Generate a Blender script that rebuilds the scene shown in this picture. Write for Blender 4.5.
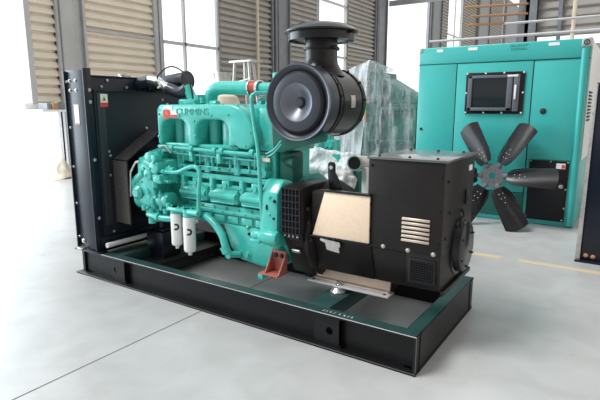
import bpy, bmesh, math, random
from mathutils import Vector, Matrix, noise
random.seed(4)
R = math.radians
for o in list(bpy.data.objects): bpy.data.objects.remove(o)
S = bpy.context.scene
COL = S.collection

# ---------------------------------------------------------------- camera
cam_d = bpy.data.cameras.new('camera'); cam = bpy.data.objects.new('camera', cam_d); COL.objects.link(cam)
cam_d.sensor_width = 36; cam_d.lens = 497.3 / 600 * 36; cam_d.clip_end = 300
cam.location = (0.7367, -2.079, 1.2538)
cam.rotation_euler = (R(90 - 10.73), 0, 0.5873)
S.camera = cam
# ---------------------------------------------------------------- world: bright overcast daylight round the open hall
W = bpy.data.worlds.new('overcast'); S.world = W; W.use_nodes = True
n = W.node_tree.nodes; l = W.node_tree.links; n.clear()
wo = n.new('ShaderNodeOutputWorld'); bg = n.new('ShaderNodeBackground'); tc = n.new('ShaderNodeTexCoord')
sp = n.new('ShaderNodeSeparateXYZ'); l.new(tc.outputs['Generated'], sp.inputs[0])
mr = n.new('ShaderNodeMapRange'); mr.inputs[1].default_value = -0.8; mr.inputs[2].default_value = 0.9
l.new(sp.outputs[0], mr.inputs[0])
rc = n.new('ShaderNodeValToRGB'); l.new(mr.outputs[0], rc.inputs[0])
rc.color_ramp.elements[0].color = (2.0, 2.2, 2.35, 1); rc.color_ramp.elements[1].color = (1.0, 0.93, 0.85, 1)
e = rc.color_ramp.elements.new(0.5); e.color = (1.25, 1.25, 1.22, 1)
# the hall roof and the closed side behind the viewer are dimmer than the open window sides
def wmap(sock, a, b_, c, d):
    q = n.new('ShaderNodeMapRange'); q.interpolation_type = 'SMOOTHSTEP'
    for i, v in enumerate((a, b_, c, d)): q.inputs[i + 1].default_value = v
    l.new(sock, q.inputs[0]); return q.outputs[0]
fz = wmap(sp.outputs[2], .30, .75, 1.0, .62); fy = wmap(sp.outputs[1], -.75, .05, .42, 1.0)
mm_ = n.new('ShaderNodeMath'); mm_.operation = 'MULTIPLY'; l.new(fz, mm_.inputs[0]); l.new(fy, mm_.inputs[1])
ms_ = n.new('ShaderNodeMath'); ms_.operation = 'MULTIPLY'; l.new(mm_.outputs[0], ms_.inputs[0]); ms_.inputs[1].default_value = .95
l.new(rc.outputs[0], bg.inputs[0]); l.new(ms_.outputs[0], bg.inputs[1])
l.new(bg.outputs[0], wo.inputs[0])
# ---------------------------------------------------------------- soft daylight from the bright left side and roof lights
sd = bpy.data.lights.new('daylight', 'SUN'); sd.energy = 2.5; sd.angle = R(22); sd.color = (1, 0.985, 0.97)
so = bpy.data.objects.new('daylight', sd); COL.objects.link(so)
so.rotation_euler = Vector((0.48, 0.58, -1.05)).to_track_quat('-Z', 'Y').to_euler()
ad = bpy.data.lights.new('door_daylight', 'AREA'); ad.shape = 'RECTANGLE'; ad.size = 7; ad.size_y = 4.2; ad.energy = 420; ad.color = (.80, .92, 1)
ao = bpy.data.objects.new('door_daylight', ad); COL.objects.link(ao); ao.location = (-8.6, -1.6, 2.2); ao.rotation_euler = (R(90), 0, R(-90))
S.view_settings.view_transform = 'Standard'; S.view_settings.look = 'None'
S.view_settings.gamma = 1; S.view_settings.use_curve_mapping = False; S.view_settings.exposure = 0.06

# ================================================================ materials
MATS = {}
def mat(name, col, rough=.45, metal=0, var=0.0, scale=8, bump=0.0, col2=None, spec=.5, coat=0, bscale=None):
    m = bpy.data.materials.new(name); m.use_nodes = True
    t = m.node_tree; b = t.nodes['Principled BSDF']
    b.inputs['Roughness'].default_value = rough; b.inputs['Metallic'].default_value = metal
    b.inputs['Specular IOR Level'].default_value = spec; b.inputs['Coat Weight'].default_value = coat
    tx = t.nodes.new('ShaderNodeTexCoord')
    nz = t.nodes.new('ShaderNodeTexNoise'); nz.inputs['Scale'].default_value = scale; nz.inputs['Detail'].default_value = 5
    t.links.new(tx.outputs['Object'], nz.inputs['Vector'])
    c2 = col2 or tuple(max(0, c * (1 - var)) for c in col)
    mx = t.nodes.new('ShaderNodeMix'); mx.data_type = 'RGBA'
    mx.inputs[6].default_value = (*c2, 1); mx.inputs[7].default_value = (*col, 1)
    r = t.nodes.new('ShaderNodeMapRange'); r.inputs[1].default_value = .35; r.inputs[2].default_value = .65
    t.links.new(nz.outputs[0], r.inputs[0]); t.links.new(r.outputs[0], mx.inputs[0])
    t.links.new(mx.outputs[2], b.inputs['Base Color'])
    if bump:
        nb = t.nodes.new('ShaderNodeTexNoise'); nb.inputs['Scale'].default_value = bscale or scale * 4; nb.inputs['Detail'].default_value = 3
        t.links.new(tx.outputs['Object'], nb.inputs['Vector'])
        bp = t.nodes.new('ShaderNodeBump'); bp.inputs['Strength'].default_value = bump; bp.inputs['Distance'].default_value = .01
        t.links.new(nb.outputs[0], bp.inputs['Height']); t.links.new(bp.outputs[0], b.inputs['Normal'])
    MATS[name] = m
    return m
def grid_mat(name, dark, light, pitch=.012, rough=.4, metal=.4, thr=.2):
    """painted perforated sheet: a regular pattern of small holes, sheet colour between them"""
    m = mat(name, light, rough, metal, .2, 20)
    t = m.node_tree; b = t.nodes['Principled BSDF']; tx = t.nodes.new('ShaderNodeTexCoord')
    s = t.nodes.new('ShaderNodeSeparateXYZ'); t.links.new(tx.outputs['Object'], s.inputs[0])
    def mth(op, a, bb=None):
        q = t.nodes.new('ShaderNodeMath'); q.operation = op
        for i, v in enumerate((a, bb)):
            if v is None: continue
            if isinstance(v, (int, float)): q.inputs[i].default_value = v
            else: t.links.new(v, q.inputs[i])
        return q.outputs[0]
    k = 2 * math.pi / pitch
    h = mth('ADD', s.outputs[0], s.outputs[1])
    a = mth('SINE', mth('MULTIPLY', h, k)); c = mth('SINE', mth('MULTIPLY', s.outputs[2], k))
    f = mth('GREATER_THAN', mth('MULTIPLY', a, c), thr)
    mx = t.nodes.new('ShaderNodeMix'); mx.data_type = 'RGBA'
    mx.inputs[6].default_value = (*dark, 1); mx.inputs[7].default_value = (*light, 1)
    t.links.new(f, mx.inputs[0]); t.links.new(mx.outputs[2], b.inputs['Base Color'])
    return m
TEAL = mat('teal_paint', (.068, .56, .49), .24, 0, .14, 14, .10, bscale=60, coat=.35)
TEALC = mat('teal_cabinet_paint', (.055, .46, .43), .28, 0, .06, 3)
TEALD = mat('dark_and_shaded_teal_paint', (.010, .13, .10), .45, 0, .2, 8)  # also puts shade into the colour of the bracket and canopy base
BLK = mat('blue_black_paint', (.009, .014, .028), .30, 0, .3, 6, spec=.4)
BLKW = mat('satin_black_paint', (.014, .0115, .011), .42, 0, .3, 8, spec=.3)
BLKG = mat('gloss_black_paint', (.010, .010, .012), .26, 0, .15, 10, spec=.4)
BASE = mat('skid_black_paint', (.009, .009, .010), .42, 0, .3, 6, spec=.3)
EDGE = mat('dim_edge_highlight', (.16, .16, .16), .4, .3)  # dull grey for the painted highlights on the skid edges
LID = mat('lid_paint_with_sheen', (.10, .11, .11), .32, 0, .1, 5, coat=.4)  # dark lid given a paler base colour to carry the window reflection
TXT = mat('faded_lettering', (.03, .20, .18), .5)
FACE = mat('slate_grey_paint', (.040, .046, .062), .36, .1, .12, 10)
CONE = mat('brushed_grey_metal', (.16, .17, .20), .36, .6, .1, 10)
RAILT = mat('green_grey_primer', (.028, .074, .070), .3, 0, .25, 7)
STEEL = mat('bright_steel', (.72, .72, .72), .25, .9, .1, 30)
GALV = mat('galvanised_steel', (.62, .61, .58), .38, .7, .2, 20)
ALUW = mat('pale_aluminium', (.86, .68, .55), .42, .15, .08, 12)
BEIGE = mat('beige_cover_sheet', (.94, .74, .56), .45, .1, .06, 60)
WHITE = mat('white_paint', (.86, .86, .85), .35, 0, .04, 10)
RED = mat('red_clamp', (.55, .05, .03), .45, 0, .2, 20)
RUST = mat('red_oxide_primer', (.42, .13, .10), .5, 0, .25, 25)
RUB = mat('black_rubber', (.015, .015, .017), .5, 0, .2, 30)
RUBS = mat('black_silicone_hose', (.02, .024, .04), .3, 0, .2, 20)
PERF = grid_mat('perforated_black_sheet', (.006, .008, .012), (.10, .11, .13), .016, .35, .2)
PERFB = grid_mat('perforated_guard_sheet', (.006, .008, .012), (.34, .33, .32), .018, .35, .5, .0)
CORE = grid_mat('radiator_core', (.008, .011, .016), (.030, .038, .058), .014, .4, .2)
GRILL = mat('grille_black', (.008, .009, .014), .4)
VENT = mat('vent_bronze', (.50, .42, .35), .35, .6, .1, 20)
DARK = mat('dark_void', (.004, .004, .005), .8)
RIB = mat('beige_cladding', (.88, .80, .68), .55, 0, .08, 2)
RIBG = mat('grey_and_dimmed_cladding', (.42, .40, .37), .6, 0, .1, 2)
COLM = mat('grey_steel_column', (.26, .28, .31), .5, .1, .15, 3)
COLL = mat('pale_steel_column', (.50, .51, .52), .4, .2, .12, 3)
PLIN = mat('white_wall_paint', (.93, .93, .92), .5, 0, .02, 2)
FRAME = mat('window_frame_grey', (.55, .55, .56), .45, .1, .05, 5)
CRANE = mat('orange_brown_rod', (.50, .26, .12), .5)
POT = mat('cream_drum', (.80, .70, .55), .45, 0, .1, 10)
CANV = mat('cream_canvas', (.74, .68, .56), .8, 0, .2, 12, .4)
SCRGL = mat('black_display', (.012, .014, .018), .08)
GREYF = mat('grey_plastic', (.115, .125, .145), .42)
LBL = mat('white_label', (.85, .85, .83), .5)
LBLR = mat('red_label', (.68, .06, .06), .5)
LBLY = mat('yellow_mark', (.75, .55, .05), .5)
INK = mat('black_ink', (.02, .02, .02), .6)
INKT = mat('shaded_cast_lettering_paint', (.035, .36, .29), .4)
TAPE = mat('green_tape', (.15, .55, .15), .5)
BLADE = mat('black_fan_blade', (.016, .016, .018), .24, .1, .25, 10, spec=.4)
HUBM = mat('grey_fan_hub', (.09, .093, .10), .45, .2, .1, 15)
GREYP = mat('pale_grey_polythene', (.75, .76, .76), .35, 0, .15, 6, .6)
# translucent plastic film
def film(name, alpha, col=(.86, .92, .95)):
    m = bpy.data.materials.new(name); m.use_nodes = True; t = m.node_tree
    b = t.nodes['Principled BSDF']; b.inputs['Base Color'].default_value = (*col, 1); b.inputs['Roughness'].default_value = .18
    out = t.nodes['Material Output']; tr = t.nodes.new('ShaderNodeBsdfTransparent'); mx = t.nodes.new('ShaderNodeMixShader')
    tx = t.nodes.new('ShaderNodeTexCoord'); nz = t.nodes.new('ShaderNodeTexNoise'); nz.inputs['Scale'].default_value = 7; nz.inputs['Detail'].default_value = 6; nz.inputs['Distortion'].default_value = 1.5
    mp = t.nodes.new('ShaderNodeMapping'); mp.inputs['Scale'].default_value = (2.5, 2.5, .6); mp.inputs['Rotation'].default_value = (0, .5, 0)
    t.links.new(tx.outputs['Object'], mp.inputs[0]); t.links.new(mp.outputs[0], nz.inputs['Vector'])
    r = t.nodes.new('ShaderNodeMapRange'); r.inputs[1].default_value = .35; r.inputs[2].default_value = .7
    r.inputs[3].default_value = max(.02, alpha - .08); r.inputs[4].default_value = min(1, alpha + .14)
    t.links.new(nz.outputs[0], r.inputs[0]); t.links.new(r.outputs[0], mx.inputs[0])
    bp = t.nodes.new('ShaderNodeBump'); bp.inputs['Strength'].default_value = .7; bp.inputs['Distance'].default_value = .04
    t.links.new(nz.outputs[0], bp.inputs['Height']); t.links.new(bp.outputs[0], b.inputs['Normal'])
    t.links.new(tr.outputs[0], mx.inputs[1]); t.links.new(b.outputs[0], mx.inputs[2]); t.links.new(mx.outputs[0], out.inputs[0])
    return m
FILM = film('clear_plastic_film', .06)
FILMM = film('hazy_plastic_film', .34)
FILMW = film('milky_plastic_film', .80)
def glass():
    m = bpy.data.materials.new('window_glass'); m.use_nodes = True; t = m.node_tree
    out = t.nodes['Material Output']; t.nodes.remove(t.nodes['Principled BSDF'])
    g = t.nodes.new('ShaderNodeBsdfGlossy'); g.inputs['Roughness'].default_value = .05
    tr = t.nodes.new('ShaderNodeBsdfTransparent'); mx = t.nodes.new('ShaderNodeMixShader'); mx.inputs[0].default_value = .06
    t.links.new(tr.outputs[0], mx.inputs[1]); t.links.new(g.outputs[0], mx.inputs[2]); t.links.new(mx.outputs[0], out.inputs[0]); return m
GLASS = glass()
# concrete floor
def floor_mat():
    m = mat('polished_concrete', (.52, .53, .53), .30, 0, 0, 1.3, .03, col2=(.455, .465, .465), bscale=40)
    t = m.node_tree; b = t.nodes['Principled BSDF']
    mx0 = [x for x in t.nodes if x.type == 'MIX'][0]
    tx = [x for x in t.nodes if x.type == 'TEX_COORD'][0]
    n2 = t.nodes.new('ShaderNodeTexNoise'); n2.inputs['Scale'].default_value = 5; n2.inputs['Detail'].default_value = 8; n2.inputs['Distortion'].default_value = .6
    t.links.new(tx.outputs['Object'], n2.inputs['Vector'])
    cr = t.nodes.new('ShaderNodeValToRGB'); cr.color_ramp.elements[0].position = .35; cr.color_ramp.elements[1].position = .62
    cr.color_ramp.elements[0].color = (.90, .895, .885, 1); cr.color_ramp.elements[1].color = (1, 1, 1, 1)
    t.links.new(n2.outputs[0], cr.inputs[0])
    mm = t.nodes.new('ShaderNodeMix'); mm.data_type = 'RGBA'; mm.blend_type = 'MULTIPLY'; mm.inputs[0].default_value = 1
    t.links.new(mx0.outputs[2], mm.inputs[6]); t.links.new(cr.outputs[0], mm.inputs[7])
    # sparse scuffs
    n3 = t.nodes.new('ShaderNodeTexNoise'); n3.inputs['Scale'].default_value = 3.3; n3.inputs['Detail'].default_value = 10; n3.inputs['Roughness'].default_value = .75
    t.links.new(tx.outputs['Object'], n3.inputs['Vector'])
    c3 = t.nodes.new('ShaderNodeValToRGB'); c3.color_ramp.elements[0].position = .27; c3.color_ramp.elements[1].position = .36
    c3.color_ramp.elements[0].color = (.72, .69, .64, 1); c3.color_ramp.elements[1].color = (1, 1, 1, 1)
    t.links.new(n3.outputs[0], c3.inputs[0])
    m3 = t.nodes.new('ShaderNodeMix'); m3.data_type = 'RGBA'; m3.blend_type = 'MULTIPLY'; m3.inputs[0].default_value = 1
    t.links.new(mm.outputs[2], m3.inputs[6]); t.links.new(c3.outputs[0], m3.inputs[7])
    t.links.new(m3.outputs[2], b.inputs['Base Color'])
    return m
FLOOR = floor_mat()
JOINT = mat('dark_floor_joint', (.16, .13, .11), .8)  # dark brown colour of the floor joints
YEL = mat('worn_yellow_floor_paint', (.66, .50, .30), .5, 0, 0, 18, col2=(.58, .52, .42))

# ================================================================ mesh helpers
XF = [Matrix.Identity(4)]
WL = {}
class MB:
    def __init__(s): s.bm = bmesh.new()
    def merge(s, t, bev=0, seg=2):
        if bev:
            es = [e for e in t.edges if len(e.link_faces) == 2 and e.calc_face_angle(0) > .5]
            bmesh.ops.bevel(t, geom=es, offset=bev, segments=seg, affect='EDGES', profile=.5, clamp_overlap=True)
        bmesh.ops.recalc_face_normals(t, faces=t.faces)
        me = bpy.data.meshes.new('tmp'); t.to_mesh(me); t.free(); s.bm.from_mesh(me); bpy.data.meshes.remove(me)
        return s
    def box(s, x0, x1, y0, y1, z0, z1, bev=0, rot=None):
        t = bmesh.new(); bmesh.ops.create_cube(t, size=1)
        sc = Matrix.Diagonal((x1 - x0, y1 - y0, z1 - z0, 1)); tr = Matrix.Translation(((x0 + x1) / 2, (y0 + y1) / 2, (z0 + z1) / 2))
        bmesh.ops.transform(t, matrix=tr @ (rot or Matrix.Identity(4)) @ sc, verts=t.verts)
        return s.merge(t, bev)
    def cyl(s, p0, p1, r0, r1=None, seg=20, bev=0):
        p0 = Vector(p0); p1 = Vector(p1); r1 = r0 if r1 is None else r1; d = p1 - p0
        t = bmesh.new(); bmesh.ops.create_cone(t, cap_ends=True, segments=seg, radius1=r0, radius2=r1, depth=d.length)
        q = Vector((0, 0, 1)).rotation_difference(d.normalized()).to_matrix().to_4x4()
        bmesh.ops.transform(t, matrix=Matrix.Translation((p0 + p1) / 2) @ q, verts=t.verts)
        return s.merge(t, bev)
    def lathe(s, o, axis, prof, seg=40):
        """prof: list of (radius, distance along axis)"""
        o = Vector(o); a = Vector(axis).normalized(); q = Vector((0, 0, 1)).rotation_difference(a).to_matrix()
        t = bmesh.new(); rings = []
        for r, h in prof:
            if r < 1e-5: rings.append([t.verts.new(o + a * h)])
            else: rings.append([t.verts.new(o + q @ Vector((r * math.cos(2 * math.pi * i / seg), r * math.sin(2 * math.pi * i / seg), h))) for i in range(seg)])
        for A, B in zip(rings, rings[1:]):
            for i in range(seg):
                j = (i + 1) % seg
                f = [A[i % len(A)], A[j % len(A)], B[j % len(B)], B[i % len(B)]]
                g = []
                for v in f:
                    if v not in g: g.append(v)
                if len(g) > 2: t.faces.new(g)
        if len(rings[0]) > 1 and len(rings[-1]) > 1:
            A, B = rings[-1], rings[0]                      # a ring: close the profile on itself
            for i in range(seg): t.faces.new((A[i], A[(i + 1) % seg], B[(i + 1) % seg], B[i]))
        else:
            for A in (rings[0], rings[-1]):
                if len(A) > 1: t.faces.new(A)
        return s.merge(t)
    def tube(s, pts, r, seg=12, sm=6, rr=None):
        P = [Vector(p) for p in pts]
        if sm > 1 and len(P) > 2:
            E = [P[0] * 2 - P[1]] + P + [P[-1] * 2 - P[-2]]; Q = []
            for i in range(1, len(E) - 2):
                for k in range(sm):
                    u = k / sm; a, b, c, d = E[i - 1], E[i], E[i + 1], E[i + 2]
                    Q.append(.5 * ((2 * b) + (c - a) * u + (2 * a - 5 * b + 4 * c - d) * u * u + (3 * b - a - 3 * c + d) * u ** 3))
            Q.append(P[-1]); P = Q
        t = bmesh.new(); N = len(P); T = [(P[min(i + 1, N - 1)] - P[max(i - 1, 0)]).normalized() for i in range(N)]
        up = T[0].orthogonal().normalized(); rings = []
        for i in range(N):
            up = (up - T[i] * up.dot(T[i])).normalized(); sd_ = T[i].cross(up)
            ri = r if rr is None else rr[0] + (rr[1] - rr[0]) * i / (N - 1)
            rings.append([t.verts.new(P[i] + up * ri * math.cos(2 * math.pi * k / seg) + sd_ * ri * math.sin(2 * math.pi * k / seg)) for k in range(seg)])
        for A, B in zip(rings, rings[1:]):
            for k in range(seg): t.faces.new((A[k], A[(k + 1) % seg], B[(k + 1) % seg], B[k]))
        t.faces.new(rings[0]); t.faces.new(rings[-1][::-1])
        return s.merge(t)
    def prism(s, poly, axis, a0, a1, bev=0, seg=2, shrink=None):
        """poly in the two other axes, in x,y,z order, extruded along axis"""
        t = bmesh.new()
        def pt(p, a): return {'x': (a, p[0], p[1]), 'y': (p[0], a, p[1]), 'z': (p[0], p[1], a)}[axis]
        A = [t.verts.new(pt(p, a0)) for p in poly]; B = [t.verts.new(pt(p, a1)) for p in (shrink or poly)]
        t.faces.new(A); t.faces.new(B[::-1]); k = len(A)
        for i in range(k): t.faces.new((A[i], B[i], B[(i + 1) % k], A[(i + 1) % k]))
        bmesh.ops.recalc_face_normals(t, faces=t.faces)
        return s.merge(t, bev, seg)
    def quad(s, *v):
        t = bmesh.new(); t.faces.new([t.verts.new(p) for p in v]); return s.merge(t)
    def build(s, name, m, parent=None, label=None, sharp=38):
        bm = s.bm; bmesh.ops.transform(bm, matrix=XF[-1], verts=bm.verts)
        xs = [v.co for v in bm.verts]
        lo = Vector((min(v.x for v in xs), min(v.y for v in xs), min(v.z for v in xs))); hi = Vector((max(v.x for v in xs), max(v.y for v in xs), max(v.z for v in xs)))
        o0 = Vector(((lo.x + hi.x) / 2, (lo.y + hi.y) / 2, lo.z))
        bmesh.ops.translate(bm, vec=-o0, verts=bm.verts)
        me = bpy.data.meshes.new(name); bm.to_mesh(me); bm.free(); me.materials.append(m)
        for p in me.polygons: p.use_smooth = True
        me.set_sharp_from_angle(angle=R(sharp))
        ob = bpy.data.objects.new(name, me); COL.objects.link(ob); WL[ob] = o0
        if parent is not None: ob.parent = parent; ob.location = o0 - WL[parent]
        else: ob.location = o0
        if label: ob['label'] = label
        return ob
def thing(name, label, cat, loc, group=None):
    o = bpy.data.objects.new(name, None); COL.objects.link(o); o.location = loc; WL[o] = Vector(loc); o.empty_display_size = .1
    o['label'] = label; o['category'] = cat
    if group: o['group'] = group
    return o
def tag(o, label, cat, group=None):
    o['label'] = label; o['category'] = cat
    if group: o['group'] = group
    return o
def struct(o): o['kind'] = 'structure'; return o
def bolt(p, axis, parent, r=.011, m=None, name='bolt', h=.008):
    p = Vector(p); a = Vector(axis).normalized()
    return MB().lathe(p - a * .002, a, [(0, 0), (r * 1.3, 0), (r * 1.3, .0035), (r * .9, .0035), (r * .9, h), (r * .6, h + .003), (0, h + .003)], 10).build(name, m or STEEL, parent)
def text_mesh(body, size, depth, M, name, m, parent, sx=1):
    c = bpy.data.curves.new('txt', 'FONT'); c.body = body; c.size = size; c.extrude = depth; c.align_x = 'CENTER'; c.align_y = 'CENTER'
    o = bpy.data.objects.new('txt', c); COL.objects.link(o)
    bpy.context.view_layer.update()
    me = bpy.data.meshes.new_from_object(o.evaluated_get(bpy.context.evaluated_depsgraph_get()))
    mb = MB(); mb.bm.from_mesh(me); bmesh.ops.transform(mb.bm, matrix=M @ Matrix.Diagonal((sx, 1, 1, 1)), verts=mb.bm.verts)
    bpy.data.objects.remove(o); bpy.data.curves.remove(c); bpy.data.meshes.remove(me)
    return mb.build(name, m, parent)
FACE_Y = Matrix.Rotation(R(90), 4, 'X')      # lettering that faces -y

# ================================================================ the setting
struct(MB().box(-8.1, 8, -7, 62, -.2, 0).build('floor', FLOOR))
struct(MB().box(-1.389, -1.383, -7, 3.6, .0002, .0012).build('trim_1', JOINT))
struct(MB().box(-8, 8, -1.853, -1.847, .0002, .0012).build('trim_2', JOINT))
dashes = [(-.42, -.08), (.06, .95), (1.2, 2.1)]
for a, b in dashes:
    o = MB().box(a, b, 2.155, 2.235, .0004, .0018).build('floor_marking', YEL); struct(o)

WX = -8.0
def ribbed(y0, y1, z0, z1, m, pitch=.15, depth=.06, name='wall_left'):
    poly = [(WX - .12, z0)]
    z = z0; k = int((z1 - z0) / pitch)
    for i in range(k):
        z = z0 + i * pitch
        poly += [(WX - .01, z + .03), (WX + depth, z + .022), (WX + depth, z + .06), (WX + .025, z + pitch * .80), (WX - .01, z + pitch * .88)]
    poly += [(WX - .12, z0 + k * pitch)]
    o = MB().prism(poly, 'y', y0, y1).build(name, m); return struct(o)
TOP = 9.0
for y0, y1, z0, m in ((2.72, 3.30, 1.3, RIB), (3.70, 5.40, 0.9, RIB), (7.46, 9.55, .9, RIBG), (10.35, 11.95, .9, RIBG), (14.0, 16.1, .9, RIBG), (24.0, 25.0, .9, RIBG), (27.6, 30.5, .9, RIBG), (33.8, 37.5, .9, RIBG)):  # farther panels coloured darker to imitate light falling off along the wall
    ribbed(y0, y1, z0, TOP, m)
struct(MB().box(WX - .12, WX, 3.6, 17.2, 0, .9).build('wall_left', PLIN))
struct(MB().box(-40, WX - .1, -20, 62, -.2, -.01).build('ground', mat('pale_sunlit_paving', (.93, .93, .92), .6)))
struct(MB().box(WX - .1, WX + .06, 2.64, 2.74, 1.28, TOP).build('trim_3', FRAME))  # cut short and left open below to imitate glare hiding the frame
# steel columns (I sections)
def icol(y0, y1, m, nm, pipes=True):
    c = (y0 + y1) / 2
    q = MB().box(WX - .1, WX + .12, y0, y0 + .05, 0, TOP).box(WX - .1, WX + .12, y1 - .05, y1, 0, TOP).box(WX, WX + .05, y0, y1, 0, TOP)
    if pipes: q.cyl((WX + .12, y0 + .16, 0), (WX + .12, y0 + .16, TOP), .045, seg=12).cyl((WX + .12, y0 + .28, 0), (WX + .12, y0 + .28, TOP), .03, seg=12)
    else: q.box(WX + .05, WX + .16, y0 + .06, y0 + .30, 0, TOP)
    struct(q.build(nm, m))
icol(3.17, 3.74, COLL, 'trim_4', False); icol(9.5, 10.4, COLM, 'trim_5'); icol(16.1, 17.2, COLM, 'trim_6'); icol(22.2, 23.9, COLM, 'trim_7'); icol(30.5, 33.6, COLM, 'trim_8'); icol(37.8, 43, COLM, 'trim_9')
struct(MB().box(WX - .08, WX + .1, 5.36, 5.46, 0, TOP).box(WX - .08, WX + .1, 5.50, 5.58, 0, TOP).build('trim_10', COLL))
# windows: frame bars and panes
def window(k, y0, y1, ys, zs):
    fb = MB(); fw_ = .07
    for y in [y0 + .03, y1 - .03] + ys: fb.box(WX - .05, WX + .03, y - .025, y + .025, .9, TOP)
    for z in zs: fb.box(WX - .05, WX + .03, y0, y1, z - .035, z + .035)
    f = struct(fb.build('window_%d' % k, FRAME))
    MB().box(WX - .015, WX - .009, y0 + .05, y1 - .05, .95, TOP - .05).build('pane', GLASS, f)
window(1, 5.6, 7.42, [6.3], [2.63])
window(2, 11.98, 13.98, [12.1], [2.9, 4.6])
window(3, 17.2, 22.2, [], [6.9])
window(4, 25.0, 27.6, [26.3], [3.1, 5.0])
window(5, 37.0, 37.8, [], [4.0])
# girts and thin pipes on the wall
for y0, y1, z in ((7.46, 9.5, 2.30), (10.4, 11.95, 3.0), (14, 16.1, 3.3), (3.7, 5.36, 2.62)):
    struct(MB().box(WX + .03, WX + .09, y0, y1, z, z + .05).build('trim_girt', COLL)).name = 'trim_11'
struct(MB().cyl((WX + .16, 8.78, 0), (WX + .16, 8.78, TOP), .04, seg=10).build('trim_12', POT))
# cross wall at the back on the right, with window bays
def endwall(x0, x1, z0, z1, m):
    Y = 14.6; poly = [(Y + .12, z0)]; k = int((z1 - z0) / .25)
    for i in range(k):
        z = z0 + i * .25; poly += [(Y, z), (Y - .06, z + .03), (Y - .06, z + .08), (Y, z + .24)]
    poly.append((Y + .12, z0 + k * .25))
    struct(MB().prism(poly, 'x', x0, x1).build('wall_back', m))
endwall(-1.95, 4.5, 0, 3.1, RIBG); endwall(-1.95, 4.5, 3.25, 6.5, RIBG)
struct(MB().box(-2.45, -1.95, 14.3, 14.36, 0, 8).box(-2.45, -1.95, 14.7, 14.76, 0, 8).box(-2.25, -2.15, 14.3, 14.76, 0, 8).build('trim_13', COLM))
struct(MB().box(-1.4, -1.3, 14.40, 14.5, 0, 8).build('trim_14', COLM))
struct(MB().cyl((-4.1, 11.5, 2.95), (3, 11.5, 2.95), .035, seg=10).build('trim_15', FRAME))
struct(MB().cyl((-2.2, 11.5, 3.25), (3, 11.5, 3.25), .03, seg=10).build('trim_16', FRAME))
struct(MB().box(-2.4, 4, 13.5, 13.7, 4.2, 4.5).build('trim_17', COLM))
struct(MB().cyl((-.80, 12.6, 0), (-.80, 12.6, 8), .05, seg=12).build('trim_18', POT))
struct(MB().box(-7.9, -5.2, 17.3, 17.42, 5.15, 5.35, rot=Matrix.Rotation(R(0), 4, 'Y')).build('trim_19', COLL))
# overhead travelling hoist rods seen above the green cabinet
for k, (x0, x1, z) in enumerate(((-3.7, -2.0, 4.05), (-3.5, -1.9, 3.78), (-3.6, -1.95, 3.55))):
    o = MB().cyl((x0, 13.2, z), (-2.2, 14.32, z + .12), .035, seg=8).build('hanging_rod', CRANE)
    tag(o, ['topmost orange-brown rod hung above the green cabinet', 'middle orange-brown rod hung above the green cabinet', 'lowest orange-brown rod hung above the green cabinet'][k], 'rod', 'rods hung above the green cabinet')

# ================================================================ GENERATOR SET
G = thing('generator_set', 'teal diesel generator with black radiator, round air filter and alternator on a black steel skid', 'generator', (-1.35, .49, 0))
L0, W0, H0 = -2.70, .99, .20
# --- base frame
b = MB()
fl = .070; tk = .012
for s_, ya, yb in ((0, 0, fl), (1, W0 - fl, W0)):
    b.box(L0, 0, ya, yb, H0 - tk, H0, .002).box(L0, 0, ya, yb, 0, tk, .002)
    yw = yb - .01 if s_ == 0 else ya
    b.box(L0, 0, yw, yw + .01, tk, H0 - tk)
for xa, xb in ((L0 + .04, L0 + .12), (-.075, 0)):
    b.box(xa, xb, .045, W0 - .045, H0 - tk, H0, .002).box(xa, xb, .045, W0 - .045, 0, tk)
b.box(-.014, -.004, 0.002, W0 - .002, tk, H0 - tk).box(L0 + .04, L0 + .05, .045, W0 - .045, tk, H0 - tk)
base = b.build('base_frame', BASE, G)
# painted top faces of the rails
tp = MB(); 
tp.box(L0 + .3, -.005, .006, fl - .001, H0, H0 + .0012).box(-.07, -.006, fl, W0 - .01, H0, H0 + .0012)
tp.build('rail_top_paint', RAILT, base, 'green grey paint on the rail tops')
MB().box(L0, 0, -.0006, .0006, H0 - .003, H0 + .0012).build('edge_highlight', FRAME, base, 'pale highlight line painted along the top edge')  # pale strip stands in for the highlight on the flange edge
MB().box(L0, 0, -.0006, .0006, tk - .002, tk + .001).build('bottom_edge_highlight', EDGE, base)  # fainter painted highlight along the bottom flange
MB().box(-.0006, .0010, 0, .003, .02, H0).build('corner_edge_highlight', EDGE, base)  # same painted highlight up the near corner
# reinforcing plates with lifting eyes
def lug(xa, xb, xh):
    zc = .095; q = MB(); N = 20; 
    t = bmesh.new(); ring = [t.verts.new((xh + .021 * math.cos(2 * math.pi * i / N), 0.03, zc + .021 * math.sin(2 * math.pi * i / N))) for i in range(N)]
    out = []
    for i in range(N):
        a = 2 * math.pi * i / N; c, s2 = math.cos(a), math.sin(a); k = max(abs(c), abs(s2)); 
        X = xh + (c / k) * ((xb - xh) if c > 0 else (xh - xa)); Z = zc + (s2 / k) * ((H0 - tk - zc) if s2 > 0 else (zc - tk))
        out.append(t.verts.new((X, .03, Z)))
    for i in range(N): t.faces.new((ring[i], ring[(i + 1) % N], out[(i + 1) % N], out[i]))
    r = bmesh.ops.extrude_face_region(t, geom=list(t.faces)); bmesh.ops.translate(t, vec=(0, .01, 0), verts=[v for v in r['geom'] if isinstance(v, bmesh.types.BMVert)])
    q.merge(t); q.box(xb - .01, xb, .03, fl - .008, tk, H0 - tk)
    q.build('lifting_plate', BASE, base)
lug(-.575, -.415, -.482); lug(-2.30, -2.15, -2.257)
MB().box(-.53, -.43, .0585, .0595, .05, .15).build('hole_shadow_backing', DARK, base)
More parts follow.
